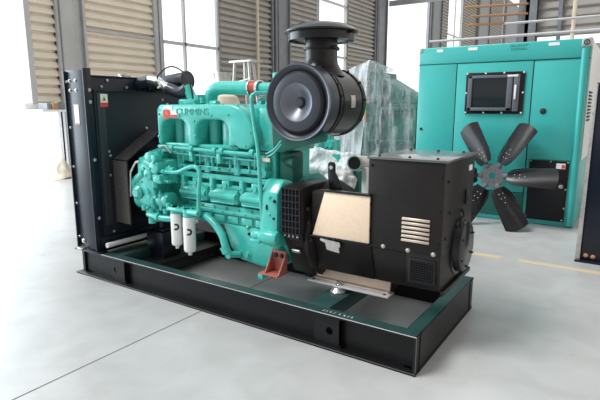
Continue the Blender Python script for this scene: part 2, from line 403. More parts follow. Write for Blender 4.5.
# chalked mark on the near rail
ck = MB()
for i, (x, w_) in enumerate(((-.52, .012), (-.50, .01), (-.48, .014), (-.455, .008), (-.425, .012), (-.40, .018), (-.375, .01), (-.355, .014))):
    MB().box(x, x + w_ * .5, .022, .040, H0 + .0012, H0 + .0018, rot=Matrix.Rotation(R(25 * (i % 3 - 1)), 4, 'Z')).build('chalk_mark', FRAME, base)
# cross members
MB().box(-.645, -.505, fl + .003, W0 - fl - .003, .12, .208, .004).build('cross_beam', RAILT, base, 'green grey cross beam below the alternator')
MB().box(-2.44, -2.24, fl, W0 - fl, .10, .195, .003).build('cross_beam', RAILT, base, 'green grey cross beam beside the radiator')
MB().box(-2.22, -2.02, fl, W0 - fl, .05, .13, .003).build('cross_beam', BASE, base)
MB().cyl((-2.345, .035, .262), (-2.345, .93, .262), .019).build('drain_pipe', WHITE, base, 'white pipe across the skid')
MB().box(-2.27, -2.09, .33, .50, .12, .325, .006).box(-2.25, -2.11, .36, .47, .325, .345, .004).cyl((-2.18, .41, .345), (-2.18, .41, .46), .03).build('engine_mount_box', BLK, base)
MB().box(-1.05, -.90, .66, .80, .10, .30, .006).build('engine_mount_box', BLK, base)

# --- radiator
XR0, XR1, ZR0, ZR1 = -2.640, -2.395, .22, 1.462
rad = MB().box(XR0 + .02, XR1 - .012, .03, .95, ZR0 + .02, ZR1 - .012, .006).box(XR0 + .01, XR1 - .004, .035, .94, ZR1 - .012, ZR1, .004).box(XR0, XR1, .03, .95, ZR0 + .02, ZR0 + .09, .004).build('radiator', BLK, G)
MB().box(XR0, XR1, .004, .014, ZR0, ZR1 + .035, .002).box(XR0, XR0 + .012, -.012, .034, ZR0, ZR1 + .03, .002).box(XR1 - .014, XR1 - .002, -.014, .045, ZR0, ZR1 + .045, .003).box(XR0 + .02, XR1 + .02, -.01, .06, ZR0 - .02, ZR0 - .006, .002).build('side_channel', BLK, rad)
MB().box(XR0, XR1, .955, .985, ZR0, ZR1 + .02, .003).build('side_channel', BLK, rad)
MB().box(XR1 - .012, XR1 - .002, .055, .945, ZR0 + .1, 1.36, 0).build('core_guard', CORE, rad)
MB().box(XR1 - .002, XR1 + .004, .075, .135, .40, 1.345, .001).build('mesh_strip', PERF, rad)
MB().box(XR1 - .003, XR1 + .01, .05, .95, 1.348, 1.366, .002).build('top_flange', BLK, rad)
# fan guard cowl
pg = [(.17, .40), (.17, .87), (.50, 1.07), (.83, .87), (.83, .40)]
def scaled(p, k, c=(.5, .68)): return [(c[0] + (a - c[0]) * k, c[1] + (z - c[1]) * k) for a, z in p]
q = MB(); xg = -2.235
for (a, b_) in zip(pg, pg[1:]):
    q.prism([a, b_, tuple(scaled([b_], .985)[0]), tuple(scaled([a], .985)[0])], 'x', XR1 - .002, xg)
q.build('fan_guard', PERFB, rad)
q = MB()
for (a, b_) in zip(pg, pg[1:]):
    q.tube([(xg, *a), (xg, *b_)], .006, 8, 1)
q.tube([(XR1, *pg[0]), (xg, *pg[0])], .005, 8, 1).tube([(XR1, *pg[1]), (xg, *pg[1])], .005, 8, 1)
q.build('guard_rim', BLKG, rad)
MB().lathe((-2.24, .5, .68), (1, 0, 0), [(.05, 0), (.28, 0), (.28, .01), (.05, .01)], 30).build('fan_disc', BLKW, rad)
# cap
MB().lathe((-2.55, .44, ZR1), (0, 0, 1), [(.035, 0), (.035, .012), (.048, .014), (.048, .026), (.035, .03), (.02, .036), (0, .036)], 24).build('filler_cap', STEEL, rad)
for (x, z) in ((-2.590, 1.425), (-2.52, 1.425), (-2.590, 1.36), (-2.52, 1.36)):
    bolt((x, .004, z), (0, -1, 0), rad, .010, GALV)
for z in (1.42, 1.10, .82, .55, .30): bolt((-2.622, .004, z), (0, -1, 0), rad, .009, GALV)
for z in (.27,): bolt((-2.58, .004, z), (0, -1, 0), rad, .013)
for z in (1.36, 1.28, .88, .46): bolt((XR1 - .002, .025, z), (1, 0, 0), rad, .010, GALV)
for (y, z) in ((.12, 1.385), (.33, 1.385), (.55, 1.385), (.62, 1.385), (.78, 1.39), (.17, 1.43), (.145, .93), (.14, .76), (.66, 1.30), (.45, 1.41)):
    bolt((XR1 - .001, y, z), (1, 0, 0), rad, .008, GALV)
for (y, z) in ((.155, .90), (.49, 1.085), (.14, .34)): bolt((XR1 - .001, y, z), (1, 0, 0), rad, .008)
for x in (-2.64, -2.50): bolt((x, .03, ZR0 - .008), (0, 0, 1), rad, .014)
MB().box(-2.560, -2.505, .0015, .004, 1.130, 1.262).build('serial_label', LBL, rad)
MB().box(-2.560, -2.505, .001, .0035, 1.122, 1.133).build('label_edge', CRANE, rad)
st = MB().box(XR1 - .001, XR1 + .006, .10, .158, 1.245, 1.335).build('warning_sticker', LBL, rad, 'white and red warning sticker')
MB().box(XR1 + .006, XR1 + .007, .10, .158, 1.245, 1.275).build('red_band', LBLR, st)
MB().prism([(.112, 1.288), (.146, 1.288), (.129, 1.322)], 'x', XR1 + .006, XR1 + .0068).build('warning_triangle', LBLY, st)
MB().prism([(.120, 1.292), (.138, 1.292), (.129, 1.311)], 'x', XR1 + .0068, XR1 + .0074).build('triangle_mark', INK, st)
MB().lathe((XR0 - .02, .14, 1.30), (-1, 0, 0), [(.04, 0), (.055, .01), (.055, .05), (.03, .05), (.03, .02), (0, .02)], 20).build('pipe_stub', GALV, rad, 'grey pipe stub')
MB().box(-2.62, -2.56, -.03, .01, .205, .222, .003).build('foot_clip', GALV, rad)

# --- engine block and everything bolted to it
e = MB()
e.box(-1.95, -1.02, .30, .68, .50, .985, .012).box(-1.72, -1.02, .250, .40, .50, .628, .008)
e.box(-1.93, -1.00, .36, .66, .98, 1.215, .01)
for i in range(3): e.box(-1.92 + .31 * i, -1.625 + .31 * i, .33, .64, 1.21, 1.262, .012)
e.box(-1.96, -1.06, .24, .32, .945, .965, .003)
eng = e.build('engine_block', TEAL, G)
# sloping side steps
e = MB()
steps = [(.895, .935, .245), (.845, .875, .235), (.79, .825, .245), (.735, .76, .25), (.575, .60, .235)]
for z0, z1, y in steps: e.box(-1.80, -1.045, y, .31, z0, z1, .005)
for x in (-1.80, -1.55, -1.30, -1.10): e.box(x, x + .045, .238, .31, .83, .95, .006)
for x in (-1.76, -1.50, -1.25): e.box(x, x + .03, .228, .30, .72, .80, .006)
e.build('side_rail', TEAL, eng)
cv = []
for i, (xa, xb) in enumerate(((-1.78, -1.53), (-1.51, -1.27), (-1.25, -1.06))):
    c = MB().box(xa, xb, .232, .30, .64, .735, .018)
    c.cyl((xa + .012, .24, .69), (xb - .012, .24, .69), .024, seg=16)
    c.box(xa + .02, xb - .02, .222, .245, .645, .655, .003)
    c.build('side_cover', TEAL, eng)
for i in range(9):
    bolt((-1.77 + .085 * i, .240, .915 if i % 2 else .905), (0, -1, 0), eng, .008, TEAL)
    bolt((-1.75 + .083 * i, .230, .862), (0, -1, 0), eng, .008, TEAL)
for i in range(10): bolt((-1.80 + .08 * i, .232, .748), (0, -1, 0), eng, .007, TEAL)
for i in range(8): bolt((-1.78 + .095 * i, .236, .587), (0, -1, 0), eng, .007, TEAL)
for i in range(6):
    x = -1.70 + .113 * i
    MB().box(x, x + .085, .241, .26, .520, .565, .004).build('core_plug_pad', TEAL, eng)
for i in range(7):
    bolt((-1.69 + .104 * i, .248, .612), (0, -1, 0), eng, .007, TEAL)
for i, x in enumerate((-1.66, -1.40, -1.16)):
    MB().box(x, x + .06, .235, .31, .64, .79, .006).cyl((x + .03, .24, .76), (x + .03, .225, .76), .018, seg=12).build('tappet_boss', TEAL, eng)
for i in range(5):
    x = -1.78 + .15 * i
    MB().box(x, x + .012, .232, .26, .86, .945, .003).build('cast_rib', TEAL, eng)
    MB().tube([(x + .05, .232, .885), (x + .07, .215, .90), (x + .075, .21, .95), (x + .08, .21, .975)], .005, 8).build('injector_line', TEAL, eng)
# intake manifold
def arch(xa, xb, zb, zt, r):
    P = [(xa, zb)]
    for k in range(7):
        a = math.pi - math.pi / 2 * k / 6; P.append((xa + r + r * math.cos(a), zt - r + r * math.sin(a)))
    for k in range(7):
        a = math.pi / 2 - math.pi / 2 * k / 6; P.append((xb - r + r * math.cos(a), zt - r + r * math.sin(a)))
    return P + [(xb, zb)]
out = [(-1.935, 1.0), (-1.935, 1.23), (-1.91, 1.262), (-1.30, 1.262)]
for k in range(1, 9):
    a = math.pi / 2 - R(78) * k / 8; out.append((-1.30 + .20 * math.cos(a), 1.062 + .20 * math.sin(a)))
out += [(-1.105, 1.03), (-1.16, .995), (-1.225, 1.0), (-1.25, 1.02)]
A2 = arch(-1.575, -1.305, 1.0, 1.168, .075)[::-1]
A1 = arch(-1.895, -1.655, 1.0, 1.168, .075)[::-1]
poly = out + A2 + A1
MB().prism(poly, 'y', .20, .37, .016, 3).build('intake_manifold', TEAL, eng)
im = bpy.data.objects['intake_manifold']
MB().box(-1.93, -1.25, .225, .365, .985, 1.012, .006).build('manifold_foot', TEAL, eng)
for x in (-1.85, -1.53): MB().cyl((x, .335, 1.0), (x, .335, 1.18), .04, seg=24).build('port_runner', TEAL, eng)
for x in (-1.775, -1.43): MB().box(x, x + .115, .28, .365, .985, 1.17, .02).build('port_cover', TEAL, eng)
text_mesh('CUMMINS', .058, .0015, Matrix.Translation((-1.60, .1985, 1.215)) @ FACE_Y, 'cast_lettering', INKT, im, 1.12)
MB().lathe((-1.835, .200, 1.203), (0, -1, 0), [(0, 0), (.035, 0), (.035, .0015), (0, .0015)], 24).build('round_sticker', LBLR, im, 'round red sticker')
text_mesh('75', .03, .0006, Matrix.Translation((-1.835, .1975, 1.203)) @ FACE_Y, 'sticker_print', LBLY, im)
MB().box(-1.795, -1.735, .1985, .2, 1.178, 1.197).build('small_sticker', LBLR, im)
MB().box(-1.795, -1.735, .1985, .2, 1.197, 1.222).build('small_sticker', LBL, im)
MB().box(-1.86, -1.78, .1985, .2, 1.228, 1.255).build('paper_label', LBL, im)
for x, z in ((-1.91, 1.20), (-1.585, 1.16), (-1.585, 1.06), (-1.30, 1.20), (-1.44, 1.195), (-1.92, 1.05), (-1.13, 1.10), (-1.17, 1.02), (-1.72, 1.19)):
    bolt((x, .202, z), (0, -1, 0), im, .009, TEAL)
for x in (-1.85, -1.72, -1.60, -1.48, -1.36, -1.24): bolt((x, .225, 1.26), (0, 0, 1), im, .008, TEAL)
# fuel rail and pipes
MB().tube([(-1.93, .205, .985), (-1.08, .205, .97)], .013, 12, 1).tube([(-1.80, .215, .945), (-1.08, .215, .935)], .007, 8, 1).build('fuel_rail', TEAL, eng)
for x in (-1.80, -1.62, -1.42, -1.36, -1.12): MB().cyl((x - .014, .205, .982), (x + .014, .205, .980), .022, seg=12).build('rail_clamp', TEAL, eng)
for x in (-1.64, -1.40): MB().box(x, x + .03, .195, .24, .90, .965, .004).build('rail_bracket', TEAL, eng)
MB().tube([(-1.90, .19, .93), (-1.885, .18, .985), (-1.84, .18, .99), (-1.80, .19, .945)], .006, 8).build('steel_fuel_line', GALV, eng, 'bare steel fuel line')
MB().box(-1.07, -1.015, .2345, .2365, .93, .953).build('data_plate', ALUW, eng, 'small pinkish metal plate')
# tall tube and its top loop
MB().tube([(-.92, .25, 1.325), (-1.02, .2, 1.325), (-1.065, .16, 1.318), (-1.075, .15, 1.28), (-1.06, .15, 1.15), (-1.035, .15, 1.0), (-1.02, .15, .75), (-1.015, .16, .53)], .0115, 12).build('dipstick_tube', TEAL, eng)
# injector lines
for k in range(2): MB().tube([(-1.03, .22, .96 + .02 * k), (-.97, .21, .985 + .02 * k), (-.92, .22, 1.04 + .02 * k)], .005, 8).build('thin_pipe', TEAL, eng)
# rear cylinder section
MB().box(-1.125, -.955, .275, .64, .985, 1.245, .012).box(-1.13, -.95, .285, .63, 1.12, 1.135, .003).build('rear_cover', TEAL, eng)
MB().box(-1.0, -.895, .30, .42, .80, .99, .02).cyl((-.95, .33, .93), (-.87, .30, .93), .035).build('rear_housing', TEALD, eng)
# turbo crossover pipe with red clamp
MB().tube([(-1.72, .5, 1.24), (-1.72, .5, 1.30), (-1.695, .5, 1.35), (-1.63, .5, 1.372), (-1.50, .5, 1.370), (-1.34, .5, 1.366)], .045, 20).build('charge_air_pipe', TEAL, eng)
MB().cyl((-1.36, .5, 1.366), (-1.30, .5, 1.364), .047, seg=24).build('silicone_sleeve', RED, eng, 'red silicone sleeve')
MB().lathe((-1.30, .5, 1.364), (1, 0, 0), [(.044, 0), (.052, 0), (.052, .018), (.044, .018)], 24).build('hose_clamp', STEEL, eng)
MB().lathe((-1.365, .5, 1.366), (1, 0, 0), [(.044, 0), (.052, 0), (.052, .012), (.044, .012)], 24).build('hose_clamp', STEEL, eng)
MB().cyl((-1.30, .5, 1.364), (-1.02, .5, 1.36), .036, seg=20).build('compressor_outlet', TEAL, eng)
q = MB()
for x, r in ((-1.30, .05), (-1.22, .062), (-1.15, .052)): q.cyl((x, .55, 1.24), (x + .035, .55, 1.25), r + .02, seg=20, bev=.004)
q.cyl((-1.32, .55, 1.245), (-1.0, .55, 1.25), .045, seg=20)
q.box(-1.10, -.98, .35, .5, 1.24, 1.31, .015).cyl((-1.06, .35, 1.29), (-.96, .35, 1.29), .02)
q.build('turbocharger', TEAL, eng)
# thermostat housing, hose
q = MB().box(-1.92, -1.76, .38, .56, 1.25, 1.30, .015).cyl((-1.84, .45, 1.29), (-1.895, .45, 1.385), .034).box(-1.82, -1.76, .42, .52, 1.28, 1.33, .01).cyl((-1.70, .40, 1.27), (-1.70, .40, 1.31), .02)
q.cyl((-1.66, .44, 1.26), (-1.60, .44, 1.26), .03, bev=.005)
q.build('thermostat_housing', TEAL, eng)
MB().tube([(-1.885, .45, 1.375), (-1.94, .45, 1.350), (-2.0, .45, 1.35), (-2.08, .45, 1.375)], .042, 18).build('coolant_hose', RUBS, eng)
MB().tube([(-2.06, .45, 1.37), (-2.13, .45, 1.395), (-2.2, .45, 1.43), (-2.29, .45, 1.445)], .034, 16).build('coolant_pipe', STEEL, eng, 'bright steel coolant pipe')
MB().tube([(-2.28, .45, 1.44), (-2.33, .45, 1.43), (-2.41, .45, 1.42)], .040, 16).build('coolant_hose', RUBS, eng)
MB().cyl((-2.38, .58, 1.41), (-2.02, .58, 1.435), .055, .066, seg=28, bev=.004).build('charge_air_hose', RUBS, eng)
MB().lathe((-2.035, .58, 1.434), (1, 0, 0), [(.064, 0), (.070, 0), (.070, .014), (.064, .014)], 28).build('hose_clamp', RUB, eng)
MB().tube([(-2.17, .42, 1.39), (-2.16, .42, 1.46), (-2.07, .42, 1.515), (-1.98, .42, 1.52), (-1.88, .42, 1.47), (-1.83, .42, 1.39), (-1.81, .42, 1.30)], .006, 8).build('vent_hose', RUB, eng)
MB().tube([(-2.19, .41, 1.43), (-2.14, .41, 1.43), (-2.12, .41, 1.40), (-2.15, .41, 1.38)], .007, 8).build('cable_loop', LBL, eng)
# front: gear cover, belt, pumps
g = MB()
g.prism([(.16, .60), (.14, .70), (.15, .86), (.22, .93), (.34, .96), (.52, .96), (.62, .86), (.62, .62), (.50, .50), (.28, .50)], 'x', -2.10, -1.93, .012)
g.box(-2.16, -2.09, .20, .50, .62, .90, .02)
g.build('gear_cover', TEAL, eng)
g = MB()
g.cyl((-2.22, .26, .69), (-2.14, .26, .69), .085, seg=32, bev=.006).cyl((-2.22, .30, .83), (-2.14, .30, .83), .06, seg=28, bev=.006).cyl((-2.25, .30, .83), (-2.05, .30, .83), .025)
g.build('belt_pulley', TEAL, eng)
t = MB(); bp_ = []
for k in range(13):
    a = R(200 - 0) ; 
for k in range(15):
    a = R(35 + 180 * k / 14); bp_.append((.30 + .064 * math.cos(a), .83 + .064 * math.sin(a)))
for k in range(15):
    a = R(195 + 180 * k / 14); bp_.append((.26 + .089 * math.cos(a), .69 + .089 * math.sin(a)))
in_ = [(.28 + (a - .28) * .93, .76 + (z - .76) * .96) for a, z in bp_]
bm_ = bmesh.new(); K = len(bp_)
for i in range(K):
    j = (i + 1) % K; vs = []
    for (a, z) in (bp_[i], bp_[j], in_[j], in_[i]):
        vs.append((a, z))
    A = [bm_.verts.new((-2.205, *v)) for v in vs]; B = [bm_.verts.new((-2.16, *v)) for v in vs]
    bm_.faces.new(A[::-1]); bm_.faces.new(B)
    for u in range(4): bm_.faces.new((A[u], A[(u + 1) % 4], B[(u + 1) % 4], B[u]))
t.merge(bm_); t.build('drive_belt', RUB, eng)
MB().prism([(-2.19, .80), (-2.125, .875), (-2.085, .885), (-2.08, .87), (-2.12, .860), (-2.175, .79), (-2.19, .62), (-2.203, .62)], 'y', .15, .156, .002).build('belt_guard_band', GALV, eng, 'bare metal band round the belt')
# fuel pump cluster: many bosses, caps and unions
g = MB()
g.box(-1.97, -1.80, .15, .30, .74, .90, .02)
g.cyl((-1.90, .17, .92), (-1.90, .08, .92), .035, bev=.005).cyl((-1.84, .2, .86), (-1.84, .07, .86), .042, bev=.006)
g.cyl((-1.93, .17, .80), (-1.93, .09, .80), .038, bev=.006).box(-1.88, -1.80, .09, .2, .75, .81, .008).cyl((-1.80, .14, .84), (-1.72, .14, .84), .022)
g.cyl((-1.86, .13, .90), (-1.86, .13, .96), .016).cyl((-1.91, .12, .86), (-1.98, .12, .88), .02).box(-1.86, -1.82, .07, .13, .90, .94, .006)
g.cyl((-1.78, .12, .80), (-1.78, .05, .80), .018).cyl((-1.82, .12, .785), (-1.75, .12, .77), .014).cyl((-1.87, .1, .72), (-1.87, .1, .76), .02)
g.build('fuel_pump', TEAL, eng)
fp = bpy.data.objects['fuel_pump']
for k in range(16):
    bolt((-1.96 + .014 * k, .148 if k % 3 else .068, .755 + .15 * ((k * 7) % 16) / 16), (0, -1, 0), eng, .008 + .003 * (k % 2), TEAL)
MB().tube([(-1.80, .10, .835), (-1.736, .10, .834), (-1.644, .10, .841), (-1.56, .10, .872), (-1.49, .10, .884), (-1.452, .10, .845), (-1.464, .10, .742), (-1.485, .11, .60)], .0135, 14).build('fuel_hose', TEAL, eng)
g = MB()
g.cyl((-2.15, .22, .61), (-1.95, .22, .61), .080, seg=24, bev=.008).cyl((-2.19, .24, .58), (-2.10, .24, .58), .055).box(-2.13, -1.98, .15, .3, .60, .70, .015)
g.lathe((-2.10, .145, .66), (0, -1, 0), [(0, 0), (.045, 0), (.05, .01), (.03, .03), (0, .03)], 20).cyl((-2.12, .16, .75), (-2.04, .16, .80), .03, bev=.004)
g.cyl((-1.93, .20, .62), (-1.87, .20, .62), .055, bev=.006).cyl((-1.85, .18, .63), (-1.80, .18, .63), .055, bev=.006).cyl((-1.88, .18, .63), (-1.84, .18, .63), .035)
g.box(-2.06, -1.98, .16, .26, .49, .56, .012).cyl((-2.03, .2, .44), (-2.03, .2, .52), .03).box(-2.02, -1.94, .18, .3, .48, .56, .01)
g.build('water_pump', TEAL, eng)
MB().box(-2.09, -2.01, .26, .40, .455, .50, .006).cyl((-2.06, .3, .455), (-2.06, .3, .47), .025).build('front_support', TEALD, eng)
MB().tube([(-2.02, .16, .51), (-1.93, .15, .505), (-1.85, .16, .50), (-1.76, .2, .50)], .022, 14).cyl((-1.93, .15, .505), (-1.90, .15, .505), .03).build('oil_pipe', TEAL, eng)
bolt((-2.09, .3, .455), (0, -.3, 1), eng, .016)
# random small plumbing on the engine front
for k in range(26):
    x = -2.05 + .2 * random.random(); z = .52 + .42 * random.random(); y = .14 + .05 * random.random()
    a = random.choice([(.03, 0, .01), (0, -.03, 0), (0, 0, .035), (.02, 0, -.03)])
    MB().cyl((x, y, z), (x + a[0], y + a[1], z + a[2]), .008 + .012 * random.random(), seg=10, bev=.002).build('pipe_fitting', TEAL, eng)
# oil filters
def ofilter(x, y, zb, zt, r):
    c = MB().lathe((x, y, zb), (0, 0, 1), [(0, -.025), (.013, -.025), (.014, 0), (r * .86, 0), (r * .97, .008), (r, .02), (r, zt - zb - .01), (r * .93, zt - zb), (0, zt - zb)], 32).build('oil_filter', WHITE, eng, 'white spin-on oil filter')
    d = Vector((.7367 - x, -2.079 - y, 0)).normalized(); ang = math.atan2(d.y, d.x) - R(8)
    q = MB(); N = 14                       # dark printed C shape with an arrow
    zc = zb + (zt - zb) * .60
    def P(u, v, rr): a = ang + u / r; return (x + rr * math.cos(a), y + rr * math.sin(a), zc + v)
    t = bmesh.new(); ro, ri = .023, .010
    for k in range(N):
        a0 = R(-130 + 250 * k / N); a1 = R(-130 + 250 * (k + 1) / N)
        t.faces.new([t.verts.new(P(rad_ * math.cos(a), rad_ * math.sin(a), r + .0008)) for rad_, a in ((ri, a0), (ro, a0), (ro, a1), (ri, a1))])
    q.merge(t); q.build('filter_mark', INK, c)
    return c
ofilter(-1.735, .15, .338, .555, .037); ofilter(-1.60, .135, .318, .548, .040)
MB().box(-1.78, -1.56, .11, .22, .572, .60, .012).cyl((-1.735, .15, .555), (-1.735, .15, .60), .036).cyl((-1.60, .135, .548), (-1.60, .135, .60), .038).cyl((-1.79, .14, .57), (-1.79, .14, .62), .018).tube([(-1.59, .12, .585), (-1.485, .11, .59)], .02, 12, 1).build('filter_head', TEAL, eng)
for x, z in ((-1.70, .6), (-1.65, .6), (-1.76, .6), (-1.58, .6)): bolt((x, .14, z), (0, 0, 1), eng, .008, TEAL)
# oil pan
MB().prism([(-1.80, .60), (-1.02, .60), (-1.02, .50), (-1.78, .50)], 'y', .25, .70, .01).build('oil_pan_rail', TEAL, eng)
pp = [(-1.42, .52), (-1.36, .36), (-1.27, .285), (-1.10, .268), (-.99, .27), (-.95, .30), (-.95, .52)]
MB().prism(pp, 'y', .245, .70, .03, 3).build('oil_pan', TEAL, eng)
pan = bpy.data.objects['oil_pan']
MB().lathe((-1.20, .245, .335), (0, -1, 0), [(0, -.005), (.024, -.005), (.024, .006), (.012, .006), (.012, .018), (0, .018)], 16).build('drain_plug', TEAL, pan)
bolt((-1.19, .243, .47), (0, -1, 0), pan, .008, RUB); bolt((-1.20, .243, .51), (0, -1, 0), pan, .011, TEAL)
MB().tube([(-1.52, .21, .55), (-1.43, .19, .515), (-1.36, .18, .455), (-1.325, .175, .38), (-1.305, .18, .325)], .024, 16).cyl((-1.335, .17, .385), (-1.315, .175, .345), .03).build('oil_drain_hose', TEAL, eng)
MB().cyl((-1.31, .18, .335), (-1.27, .245, .325), .022).cyl((-1.30, .20, .33), (-1.285, .15, .33), .014).build('drain_elbow', TEAL, eng)
MB().cyl((-1.01, .12, .262), (-.995, .26, .275), .022, bev=.006).build('drain_valve', TEAL, eng)
# flywheel housing (flared round bell)
MB().lathe((-1.04, .49, .56), (1, 0, 0), [(.0, 0), (.22, 0), (.24, .03), (.255, .09), (.275, .115), (.285, .13), (.285, .165), (0, .165)], 64).build('flywheel_housing', TEAL, eng)
fh = bpy.data.objects['flywheel_housing']
MB().prism([(.17, .44), (.14, .50), (.15, .76), (.22, .84), (.4, .80), (.4, .44)], 'x', -1.03, -.90, .02).build('housing_flange', TEAL, fh)
for z in (.46, .55, .64, .74): bolt((-.955, .148, z), (0, -1, 0), fh, .009, TEAL)
for (x, z) in ((-.92, .72), (-.925, .62)): bolt((x, .147, z), (0, -1, 0), fh, .008, RUB)
MB().box(-.98, -.968, .140, .150, .665, .695, .003).build('sensor', RUB, fh)
MB().cyl((-1.05, .12, .515), (-1.0, .12, .515), .030, bev=.004).cyl((-1.0, .12, .515), (-.88, .13, .51), .042, seg=24, bev=.012).box(-1.05, -.98, .08, .15, .475, .50, .008).box(-1.05, -.98, .085, .15, .505, .53, .008).build('starter_motor', TEAL, eng)
# red oxide mounting bracket
MB().box(-1.0, -.862, .09, .19, .290, .300, .002).box(-.965, -.862, .18, .19, .295, .425, .002).prism([(.10, .30), (.185, .30), (.185, .42)], 'x', -.869, -.861, .001).prism([(.10, .30), (.185, .30), (.185, .42)], 'x', -.965, -.957, .001).build('mounting_bracket', RUST, eng, 'red oxide angle bracket')
for x in (-.935, -.895): bolt((x, .18, .395), (0, -1, 0), eng, .012, RUB)
bolt((-.975, .13, .300), (0, 0, 1), eng, .008, RUB)
# air cleaner support
MB().prism([(-1.02, 1.30), (-1.0, .99), (-.985, .985), (-.715, 1.05), (-.64, 1.075), (-.64, 1.11), (-.96, 1.16), (-.98, 1.30)], 'y', .25, .262, .002).prism([(-1.0, .99), (-.715, 1.055), (-.715, 1.067), (-1.0, 1.002)], 'y', .262, .38, .001).build('air_cleaner_bracket', TEALD, eng, 'teal bracket coloured dark for the shade under the air cleaner')  # shade on the bracket is put into its dark colour
MB().box(-1.01, -.95, .26, .4, 1.28, 1.44, .005).build('bracket_post', TEAL, eng)
# --- air cleaner
AX, AZ, AR = -.798, 1.271, .204
ac = MB().lathe((AX, .20, AZ), (0, 1, 0), [(0, .13), (AR * .9, .13), (AR * .985, .03), (AR * .985, .11), (AR * .955, .112), (AR * .955, .40), (AR * .985, .402), (AR * .985, .43), (AR * .93, .455), (0, .46)], 72).build('air_cleaner', BLKG, G)
MB().lathe((AX, .20, AZ), (0, 1, 0), [(AR, .03), (AR * 1.02, .02), (AR * 1.02, .004), (AR, -.004), (AR * .93, .0), (AR * .80, .022), (AR * .79, .022), (AR * .775, -.010), (AR * .74, -.014), (AR * .50, -.012), (AR * .47, -.004), (AR * .12, .048), (AR * .12, .060), (0, .060), (0, .1), (AR, .1)], 72).build('end_cover', FACE, ac)
MB().lathe((AX, .20, AZ), (0, 1, 0), [(AR * .485, -.006), (AR * .51, -.0135), (AR * .48, -.0125), (AR * .30, .018), (AR * .13, .036), (AR * .13, .044), (AR * .45, .0)], 56).build('cone_insert', CONE, ac, 'brushed metal cone')
MB().lathe((AX, .20, AZ), (0, 1, 0), [(0, .018), (AR * .1, .020), (AR * .13, .028), (AR * .13, .050), (0, .050)], 24).build('center_knob', FACE, ac)
MB().lathe((AX, .20, AZ), (0, 1, 0), [(AR * 1.0, -.0045), (AR * 1.015, .002), (AR * 1.02, .006), (AR * 1.03, .004), (AR * 1.01, -.009), (AR * .975, -.006)], 72).build('rim_edge', CONE, ac, 'lighter grey rim')  # thin ring in a lighter grey round the outer rim
MB().lathe((AX, .20, AZ), (0, 1, 0), [(AR * .80, .016), (AR * .78, .012), (AR * .77, -.008), (AR * .765, -.0135), (AR * .785, -.010), (AR * .83, .008)], 72).build('seal_ring', RUB, ac)
MB().lathe((AX, .325, AZ), (0, 1, 0), [(AR * .95, 0), (AR * .99, .002), (AR * .99, .02), (AR * .95, .022)], 72).lathe((AX, .37, AZ), (0, 1, 0), [(AR * .95, 0), (AR * .97, .001), (AR * .97, .006), (AR * .95, .007)], 72).build('clamp_band', BLKW, ac)
for a in (72, 48, 30, 10, -15):
    c, s2 = math.cos(R(a)), math.sin(R(a)); bolt((AX + AR * .98 * c, .335, AZ + AR * .98 * s2), (c, 0, s2), ac, .009, RUB, 'clamp_screw')
for a in (65, 35, 5, -30): 
    c, s2 = math.cos(R(a)), math.sin(R(a)); bolt((AX + AR * .98 * c, .615, AZ + AR * .98 * s2), (c, 0, s2), ac, .008, RUB, 'clamp_screw')
lp = []
t = bmesh.new()
for i in range(5):
    a = R(-8 + 20 * i / 4); c, s2 = math.cos(a), math.sin(a)
    lp.append((t.verts.new((AX + AR * .962 * c, .455, AZ + AR * .962 * s2)), t.verts.new((AX + AR * .962 * c, .505, AZ + AR * .962 * s2))))
for A, B in zip(lp, lp[1:]): t.faces.new((A[0], A[1], B[1], B[0]))
MB().merge(t).build('data_plate', GALV, ac, 'small silver data plate')
NX, NY = -.80, .45
MB().lathe((NX, NY, 1.40), (0, 0, 1), [(0, 0), (.14, .02), (.112, .065), (.097, .09), (.092, .12), (.092, .165), (.095, .168), (.095, .19), (.092, .192), (.092, .235), (0, .235)], 48).build('inlet_neck', BLKG, ac)
MB().lathe((NX, NY, 1.565), (0, 0, 1), [(.093, 0), (.105, .001), (.105, .014), (.093, .015)], 48).cyl((NX + .09, NY - .04, 1.573), (NX + .125, NY - .05, 1.573), .009).build('neck_clamp', BLKW, ac)
MB().lathe((NX, NY, 1.615), (0, 0, 1), [(0, 0), (.12, .0), (.16, .012), (.182, .014), (.185, .0), (.189, .0), (.189, .040), (.212, .044), (.211, .052), (.185, .070), (.145, .088), (.09, .098), (0, .101)], 64).build('rain_cap', BLKG, ac)
for sx in (-1, 1): MB().box(NX + sx * .208 - .012, NX + sx * .208 + .012, NY - .02, NY + .01, 1.646, 1.664, .003).build('cap_tab', BLKW, ac)

# --- alternator
oct_ = [(.17, .50), (.15, .53), (.15, .808), (.25, .822), (.42, .822), (.60, .80), (.83, .70), (.83, .53), (.70, .29), (.27, .29)]
alt = MB().prism([(.205, .54), (.195, .56), (.195, .796), (.29, .796), (.34, .70), (.66, .70), (.79, .62), (.79, .54), (.66, .335), (.26, .335)], 'x', -.70, -.34, .008).prism([(.215, .53), (.78, .53), (.66, .335), (.27, .335)], 'x', -.345, -.02, .004).build('alternator', BLKW, G)
MB().prism(oct_, 'x', -.868, -.735, .008).build('fan_housing', BLKW, alt)
fhs = bpy.data.objects['fan_housing']
MB().lathe((-.745, .465, .530), (1, 0, 0), [(.25, 0), (.290, .004), (.290, .03), (.280, .035), (.262, .05), (.22, .055)], 72).build('front_flange', BLKW, alt)
MB().box(-.86, -.745, .146, .152, .555, .80).build('grille_backing', DARK, fhs)
q = MB()
for i in range(6): x = -.862 + i * .0238; q.box(x - .0022, x + .0022, .138, .148, .548, .806)
for i in range(8): z = .55 + i * .0365; q.box(-.864, -.741, .136, .148, z - .0022, z + .0022)
q.build('inlet_grille', GRILL, fhs)
MB().box(-.85, -.75, .141, .152, .520, .528, .002).build('grille_lip', BLKG, fhs)
